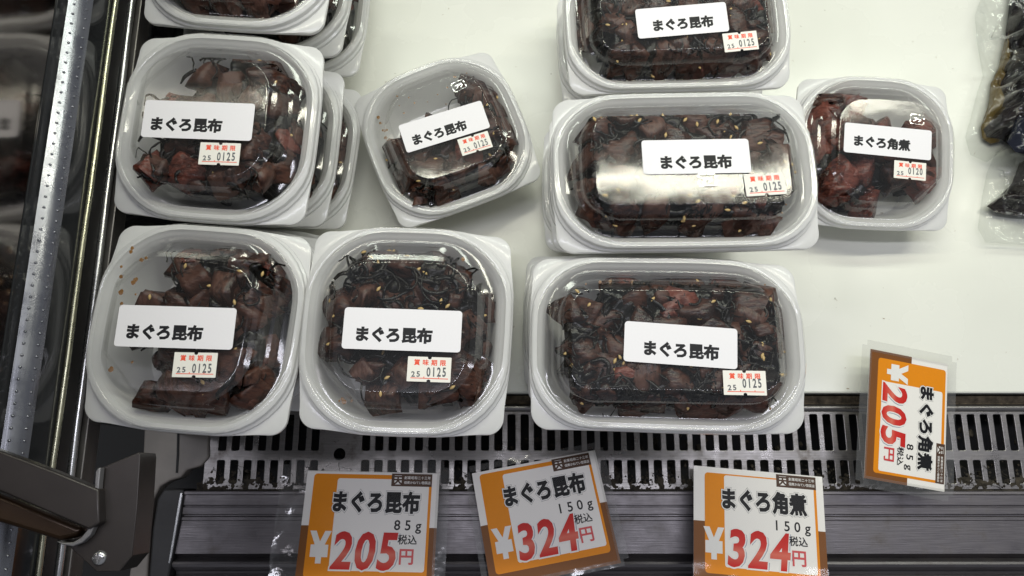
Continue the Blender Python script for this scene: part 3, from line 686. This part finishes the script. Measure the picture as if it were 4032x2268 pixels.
def container(kind, label, loc, rz, rx=0.0, ry=0.0, group=None):
    nm = 'square_food_tub' if kind == 'sq' else 'long_food_tub'
    root = empty(nm, loc, rz, rx, ry); tag(root, label, 'food container', group)
    tm, lm = protos(kind)
    for n_, me in (('tub', tm), ('lid', lm)):
        me = me.copy(); sd = Vector((loc[0] * 37, loc[1] * 41, loc[2] * 53))
        for v in me.vertices:
            c_ = v.co; v.co = c_ + noise.noise_vector(Vector((c_.x * 17, c_.y * 17, 0)) + sd) * 0.0011
        o = bpy.data.objects.new(n_, me); C.objects.link(o); o.parent = root
    return root
def fill_at(root, label, **k):
    o = make_fill('simmered_tuna_pieces', **k); o.location = root.location; o.rotation_euler = root.rotation_euler
    tag(o, label, 'simmered tuna', k.get('group'), 'stuff'); return o
LEV = 0.051; LEAN = 0.0150
R_ = math.radians
full = lambda u, v: 1.0
def circ(u, v, cu, cv, r): return max(0, 1 - math.hypot(u - cu, v - cv) / r)
# mask value > 0 where food lies; it scales the height of the heap
mA = lambda u, v: 0 if (u < -.62 or (v > .12 and u < -.35) or (v > .62 and u < .1) or v < -.84) else .9
mI = lambda u, v: 1.0
mB = lambda u, v: 0 if (u < -.66 or (u < -.28 and v > .28) or (u < -.34 and v < -.15) ) else (.9 if u > .2 else .55)
mC = lambda u, v: 0 if ((u + v < -1.05) or (u > .55 and v > .55) or (u < -.55 and v > .55) or v < -.86 or u < -.80) else .85
mD = lambda u, v: 0 if (v > .32 and u < .60) or u < -.92 else (.8 if v < .2 else .35)
mE = lambda u, v: 0 if ((u < -.60 and v > .40) or u < -.92 or v < -.94) else 1.0
mF = lambda u, v: 0 if (u > .80 or (u > .6 and v > .45)) or u < -.93 else 1.0
mG = lambda u, v: 0 if (u < -.80 and v < -.2) else 1.0
mH = lambda u, v: 0 if (u > .82 or (v > .45 and u > -.4) or v < -.92 or (u > .1 and v < -.55)) else (.8 if u < -.2 else .45)
sp_B = [(r_.uniform(-36, -20), r_.uniform(-28, 34), 12.0, r_.uniform(.5, 1.4)) for r_ in [random.Random(3)] for _ in range(17)]
sp_C = [(r_.uniform(-34, 30), r_.choice((-37, 36)) + r_.uniform(-1.5, 1.5), -2.5, r_.uniform(.4, 1.2)) for r_ in [random.Random(8)] for _ in range(14)] + [(-36 + r_.uniform(-1, 3), r_.uniform(-5, 16), -2.5, r_.uniform(.4, 1.0)) for r_ in [random.Random(9)] for _ in range(5)]
sp_D = [(r_.uniform(-38, -33), r_.uniform(-30, 30), -2.5, r_.uniform(.4, 1.3)) for r_ in [random.Random(12)] for _ in range(22)] + [(r_.uniform(-30, 30), r_.uniform(14, 34), 12, r_.uniform(.3, .8)) for r_ in [random.Random(13)] for _ in range(14)]
sp_E = [(r_.uniform(-50, 52), r_.choice((-31.5, 31)) + r_.uniform(-1, 1), -2.5, r_.uniform(.4, 1.4)) for r_ in [random.Random(21)] for _ in range(20)]
sp_F = [(r_.uniform(40, 54), r_.uniform(-30, 25), -3, r_.uniform(.3, 1.0)) for r_ in [random.Random(25)] for _ in range(9)]

TOPS = {
 # key: kind, centre px, rim z, rz, number in the stack
 'I': ('sq', 948, -225, 0.137, R_(-3.5), 3), 'A': ('sq', 853, 490, 0.137, R_(-3.8), 3),
 'B': ('sq', 771, 1278, 0.137, R_(-4), 3), 'C': ('sq', 1596, 1288, 0.137, R_(-2), 3),
 'D': ('sq', 1756, 528, 0.038, R_(22), 1), 'H': ('sq', 3447, 594, 0.035, R_(-4), 1),
 'E': ('long', 2629, 1346, 0.130, R_(-1.0), 3), 'F': ('long', 2699, 662, 0.134, R_(1.0), 3),
 'G': ('long', 2667, 78, 0.090, R_(2.5), 2),
}
WHERE = {'I': 'in the stack cut by the top edge, back left', 'A': 'in the stack behind the corner stack', 'B': 'in the corner stack beside the glass partition',
         'C': 'in the front stack beside the corner stack', 'E': 'in the front stack of long tubs over the grille', 'F': 'in the middle stack of long tubs', 'G': 'in the rear stack of long tubs'}
TOPL = {'I': 'square tub of dark tuna cut off by the top edge, topping its stack',
        'A': 'topmost square tub of the middle stack along the partition',
        'B': 'square tub with sauce spots at its left side, top of the corner stack',
        'C': 'square tub full of chunks and sesame, top of the second front stack from the left',
        'D': 'lone square tub turned askew on the white shelf, middle of the picture',
        'H': 'lone square tub of reddish tuna, partly under the middle long tub',
        'E': 'long tub of tuna and kelp, top of the front stack over the grille',
        'F': 'long tub with a broad lamp glare across its lid, middle of the three long ones',
        'G': 'long tub cut off by the top edge, rearmost of the long ones'}
FILL = {'I': dict(mask=mI, density=26, top=10, kelp=8, sesame=8, seed=41), 'A': dict(mask=mA, density=32, top=10, kelp=16, sesame=8, seed=11),
        'B': dict(mask=mB, density=32, top=10, kelp=16, sesame=18, seed=12, spots=sp_B), 'C': dict(mask=mC, density=38, top=10, kelp=40, sesame=50, seed=13, spots=sp_C),
        'D': dict(mask=mD, density=24, top=10, kelp=16, sesame=26, seed=14, spots=sp_D), 'H': dict(mask=mH, density=30, top=8, kelp=0, sesame=0, seed=15, reddish=True, big=1.15),
        'E': dict(mask=mE, density=34, top=14, kelp=70, sesame=50, seed=16, spots=sp_E), 'F': dict(mask=mF, density=34, top=14, kelp=55, sesame=60, seed=17, spots=sp_F),
        'G': dict(mask=mG, density=34, top=14, kelp=40, sesame=70, seed=18)}
FL = {'I': 'dark red tuna pieces in the square tub cut off by the top edge', 'A': 'dark tuna chunks in the tub with the glare above its label',
      'B': 'dark tuna chunks heaped to the right in the front left corner tub', 'C': 'tuna chunks with kelp shreds and sesame in the second square tub of the front row',
      'D': 'tuna and kelp gathered at the lower side of the lone askew tub', 'H': 'reddish simmered tuna in the lone tub at the right',
      'E': 'tuna chunks, black kelp and sesame in the front long tub', 'F': 'tuna and kelp under the glare in the middle long tub', 'G': 'tuna, kelp and much sesame in the rear long tub'}
root = {}
for k, (kind, px, py, z, rz, n_) in TOPS.items():
    c = P(px, py, z)
    root[k] = container(kind, TOPL[k], c, rz, rx=R_({'G': 5, 'H': 5.5, 'D': 0.6, 'A': 2.5, 'E': -1.5, 'C': -1.0, 'F': -1.6}.get(k, 0)), group='square food tubs' if kind == 'sq' else 'long food tubs')
    fill_at(root[k], FL[k], kind=kind, **FILL[k])
    rj = random.Random(ord(k))
    for lv in range(1, n_):
        loc = (c.x - .0005 * lv + rj.uniform(-.0008, .0008), c.y + LEAN * lv, c.z - LEV * lv)
        ordn = {(1, 2): 'bottom tub', (1, 3): 'second tub from the top', (2, 3): 'bottom tub'}[(lv, n_)]
        q = container(kind, ('long ' if kind == 'long' else 'square ') + ordn + ' ' + WHERE[k], loc, rz + rj.uniform(-.012, .012), group='square food tubs' if kind == 'sq' else 'long food tubs')
        if k in 'IA' or (lv == 1 and k in 'BC'):
            fill_at(q, 'dark tuna pieces in the ' + ordn + ' ' + WHERE[k], kind=kind, seed=60 + lv + ord(k), mask=full, density=16, top=6, kelp=8, sesame=4)

MK, KN = 'まぐろ昆布', 'まぐろ角煮'
name_label(root['A'], 'sq', MK, 781, 467, R_(-2.3), tdx=-6); name_label(root['B'], 'sq', MK, 692, 1288, R_(-1.8), tdx=-5.2); name_label(root['C'], 'sq', MK, 1584, 1301, R_(-2), tdx=-4)
name_label(root['D'], 'sq', MK, 1749, 497, R_(18.5), tdx=-4.5, tdy=-3); name_label(root['H'], 'sq', KN, 3495, 546, R_(-6), tdx=-4, tdy=-1.5)
name_label(root['E'], 'long', MK, 2680, 1362, R_(-4.2), w=54, h=19.6, tdx=0); name_label(root['F'], 'long', MK, 2741, 620, R_(1), w=54, h=18.5, tdx=-.6, tdy=-3); name_label(root['G'], 'long', MK, 2686, 68, R_(5.2), w=54, h=18.5, tdx=0, tdy=-2)
date_label(root['A'], 'sq', '0125', 863, 597, R_(-2)); date_label(root['B'], 'sq', '0125', 768, 1437, R_(-1), -.2); date_label(root['C'], 'sq', '0125', 1690, 1458, R_(-2), .2)
date_label(root['D'], 'sq', '0125', 1870, 563, R_(18)); date_label(root['H'], 'sq', '0120', 3588, 657, R_(-6), 1.1)
date_label(root['E'], 'long', '0125', 2931, 1512, R_(-1), 1.2); date_label(root['F'], 'long', '0125', 3012, 731, R_(4), .1); date_label(root['G'], 'long', '0125', 2919, 147, R_(6), .2)
recycle_mark(root['F'], 6, -14, 0, 'long'); recycle_mark(root['D'], 18, 20, R_(5), 'sq'); recycle_mark(root['H'], 18, 16, R_(-6), 'sq'); recycle_mark(root['G'], 6, -12, 0, 'long')

# ------------------------------------------------------------------ price cards (w 88 x h 73 mm, origin at centre)
CW, CHT = 88.0, 73.0
def price_card(label, words, grams, price, loc, rot, tw=1.0, th=1.0, sleeve=(6, 6, 6, 6), corner=(.055, .015), crumple=False, micro=True):
    r0 = empty('price_card', loc); r0.rotation_euler = rot; r0.scale = (tw, th, 1); tag(r0, label, 'price card', 'price cards')
    w, h = CW, CHT
    def rect(name, x0, y0, x1, y1, z, mat, r=0.0, parent=r0):   # x,y as fractions from the top left
        X0, X1 = (x0 - .5) * w, (x1 - .5) * w; Y1, Y0 = (.5 - y0) * h, (.5 - y1) * h
        v, f = rr_slab(X1 - X0, Y1 - Y0, max(r, .01), .05, 4)
        v = [(a + (X0 + X1) / 2 * mm, b_ + (Y0 + Y1) / 2 * mm, c_ + z * mm) for a, b_, c_ in v]
        return mk(name, v, f, mat, parent, smooth=False)
    def bend(o): return o
    v, f = rr_slab(w, h, .4, .4, 2); card = mk('card', v, f, M['card'], r0, smooth=False)
    rect('brown_band', .0, .47, 1.0, 1.0, .42, M['brown'], .3)
    rect('orange_frame', corner[0], corner[1] + .01, .945, .895, .48, M['orange'], 2.2)
    rect('white_field', .235, .062, .925, .835, .54, M['card'], 1.6)
    lb = rect('logo_box', .64, .012, .945, .122, .60, M['dkbrown'], .1)
    rect('logo_ground', .662, .028, .716, .106, .66, M['wink'], .1, lb)
    text('logo_character', '天', 6.0, (.689 - .5) * w, (.5 - .067) * h, .72, M['dkbrown'], lb, bold=.05)
    text('small_print', '創業昭和二十三年', 2.1, (.835 - .5) * w, (.5 - .046) * h, .66, M['wink'], lb, bold=.012, adv=1.05)
    text('small_print', '佃煮かねてい惣菜店', 2.0, (.835 - .5) * w, (.5 - .088) * h, .66, M['wink'], lb, bold=.012, adv=.98)
    ty = (.5 - .262) * h; tx = (.533 - .5) * w
    t1 = text('title_outline', words, 13.6, tx, ty, .66, M['ink'], r0, bold=.114, adv=1.03, sx=.84)
    text('title_ground', words, 13.6, tx, ty, .74, M['wink'], r0, bold=.104, adv=1.03, sx=.84)
    text('title', words, 13.6, tx, ty, .82, M['ink'], r0, bold=.050, adv=1.03, sx=.84)
    text('weight', grams, 8.6, (.90 - .5) * w - len(grams) * 3.35, (.5 - .448) * h, .66, M['ink'], r0, bold=.014, adv=.80)
    text('yen_sign', '¥', 24.0, (.152 - .5) * w, (.5 - .64) * h, .66, M['wink'], r0, bold=.05, adv=.6, sx=.80)
    py_ = (.5 - .655) * h; pxx = (.490 - .5) * w
    text('price_shadow', price, 30.5, pxx, py_, .60, M['shadowink'], r0, bold=.030, adv=.555, sx=.85, slant=.10, dx=1.4, dy=-.4)
    text('price_outline', price, 30.5, pxx, py_, .70, M['wink'], r0, bold=.062, adv=.555, sx=.85, slant=.10)
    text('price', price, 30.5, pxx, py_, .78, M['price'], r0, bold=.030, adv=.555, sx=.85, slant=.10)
    text('tax_note', '税込', 6.2, (.79 - .5) * w, (.5 - .572) * h, .82, M['ink'], r0, bold=.016, adv=1.02)
    text('yen_word', '円', 10.4, (.79 - .5) * w, (.5 - .708) * h, .82, M['redink2'], r0, bold=.022)
    # laminate sleeve: slightly rippled clear sheet round the card
    l_, t_, r_, b_ = sleeve; X0, X1, Y0, Y1 = -w/2 - l_, w/2 + r_, -h/2 - b_, h/2 + t_
    V, F = [], []; NXs, NYs = 26, 20; rn = random.Random(len(label))
    for j in range(NYs + 1):
        for i in range(NXs + 1):
            x = X0 + (X1 - X0) * i / NXs; y = Y0 + (Y1 - Y0) * j / NYs
            ex = max(abs(x) - w/2, 0); ey = max(abs(y) - h/2, 0); e = max(ex, ey)
            z = 1.0 - min(e, 3) * .1 + .22 * noise.noise(Vector((x * .08, y * .08, len(label))))
            if crumple and x < -w/2: z += 2.6 * noise.noise(Vector((x * .22, y * .17, 3))) * min(1, ex / 5); x += 3.0 * noise.noise(Vector((y * .1, 1, 1)))
            z = max(z, .95 if e == 0 else z)
            V.append((x * mm, y * mm, z * mm))
    for j in range(NYs):
        for i in range(NXs):
            if (i in (0, NXs-1) and j in (0, NYs-1)): continue
            a = j * (NXs + 1) + i; F.append((a, a+1, a+NXs+2, a+NXs+1))
    mi = []
    for f_ in F:
        cx_ = sum(V[q][0] for q in f_) / 4 / mm; cy_ = sum(V[q][1] for q in f_) / 4 / mm
        mi.append(1 if (abs(cx_) > w/2 or abs(cy_) > h/2) else 0)
    mk('laminate', V, F, [M['sleeve'], M['sleeve_edge']], r0, midx=mi)
    return r0
M['redink2'] = plain('thin_red_print', (0.62, 0.05, 0.05), 0.4)
zc = 0.004
price_card('orange bordered price card reading 205 below the slotted grille', MK, '85g', '205', P(1452, 2088, 0.010), (R_(-9), 0, R_(-1.2)), .96, .98, (17, 8, 7, 6), crumple=True)
price_card('price card reading 324 tilted anticlockwise, its corner over the grille', MK, '150g', '324', P(2145, 2037, 0.010), (R_(-10), R_(2), R_(10.5)), .915, .96, (5, 5, 6, 2))
price_card('upright price card reading 324, standing right of the tilted one', KN, '150g', '324', P(2990, 2085, 0.010), (R_(-8), 0, R_(-5)), .93, .98, (.6, .6, .6, 3), corner=(.085, .04))
price_card('price card reading 205 turned sideways on the shelf edge at the right', KN, '85g', '205', P(3570, 1652, 0.014), (R_(-10), R_(0), R_(-99)), .93, .76, (6, 8, 6, 8))

# ------------------------------------------------------------------ vacuum pouches at the right edge
def pouch(name, mat, outline, z0, thick, seed, rough=.25, cells=44, floor=.0006):
    """a pillow-shaped closed body over an outline (photo px at its own height)"""
    pts = [P(x, y, z0) for x, y in outline]
    xs = [p.x for p in pts]; ys = [p.y for p in pts]; x0, x1, y0, y1 = min(xs), max(xs), min(ys), max(ys)
    cx, cyy = (x0 + x1) / 2, (y0 + y1) / 2
    # polar loft: outline rings shrink to centre
    poly = []
    n = len(pts)
    for i in range(n):
        a, b_ = pts[i], pts[(i+1) % n]; k = max(1, int((b_ - a).length / 0.0022))
        for q in range(k): poly.append(a.lerp(b_, q / k))
    N_ = len(poly); rings = 26; V = []; F = []
    for s in (1, -1):
        for j in range(rings + 1):
            f_ = 1 - j / rings if j < rings else 0.02
            for p in poly:
                q = Vector((cx + (p.x - cx) * f_, cyy + (p.y - cyy) * f_, 0))
                h = thick * math.sqrt(max(0, 1 - f_ ** 2.4))
                nz = noise.noise(Vector((q.x * 60, q.y * 60, seed))) + .5 * noise.noise(Vector((q.x * 160, q.y * 160, seed))) + .5 * abs(noise.noise(Vector((q.x * 210 + q.y * 60, q.y * 70, seed)))) + .35 * abs(noise.noise(Vector((q.x * 90, q.y * 260, seed))))
                zz = z0 + (h * (1 + rough * nz * 2.2) + (0.0022 * rough * 4 * nz if j > 0 else 0)) * (1 if s > 0 else .10)* s
                V.append((q.x, q.y, max(floor, zz)))
        o0 = (0 if s > 0 else (rings + 1) * N_)
        for j in range(rings):
            for i in range(N_):
                a, b_ = o0 + j*N_ + i, o0 + j*N_ + (i+1) % N_
                F.append((a, b_, b_+N_, a+N_) if s > 0 else (a, a+N_, b_+N_, b_))
    return mk(name, V, F, mat)
up = pouch('vacuum_pouch', M['film'], [(3880, -60), (3838, 60), (3845, 160), (3870, 300), (3848, 360), (3820, 470), (3800, 540), (3820, 610), (3885, 640), (3950, 590), (4030, 560), (4200, 560), (4300, 200), (4250, -60)], 0.004, 0.022, 4, .5)
tag(up, 'clear crumpled vacuum pouch with dark food, upper right edge', 'pouch', 'vacuum pouches')
f1 = pouch('dark_pickled_food', M['darkfood'], [(3985, -60), (3960, 120), (3958, 240), (3940, 330), (3925, 440), (3872, 510), (3885, 540), (3940, 548), (3980, 575), (4040, 590), (4200, 560), (4290, 200), (4250, -60)], 0.006, 0.015, 9, .6)
tag(f1, 'glossy black soy pickled food inside the upper pouch', 'food')
f2 = pouch('amber_marinade', M['oil'], [(3965, 120), (3935, 255), (3900, 330), (3890, 430), (3862, 500), (3868, 545), (3900, 566), (3935, 560), (3945, 500), (3950, 400), (3975, 250)], 0.004, 0.004, 11, .3)
tag(f2, 'olive brown marinade seeping along the edge of the upper pouch', 'marinade')
lo = pouch('vacuum_pouch', M['film'], [(3920, 600), (3885, 680), (3862, 800), (3850, 900), (3880, 955), (4040, 965), (4250, 940), (4250, 590), (4000, 585)], 0.004, 0.020, 14, .5)
tag(lo, 'clear crumpled vacuum pouch below the other, right edge', 'pouch', 'vacuum pouches')
f3 = pouch('dark_pickled_food', M['darkfood'], [(4015, 640), (3985, 720), (3940, 770), (3885, 812), (3925, 838), (4000, 850), (4250, 860), (4250, 620)], 0.006, 0.014, 15, .5)
tag(f3, 'glossy black pickled food inside the lower pouch', 'food')
f4 = pouch('printed_flap', M['navy'], [(4000, 470), (3965, 560), (4000, 600), (4100, 620), (4250, 560), (4250, 380), (4060, 400)], 0.024, 0.006, 19, .5)
f4.parent = up; f4['label'] = 'dark navy flap of the pouch'
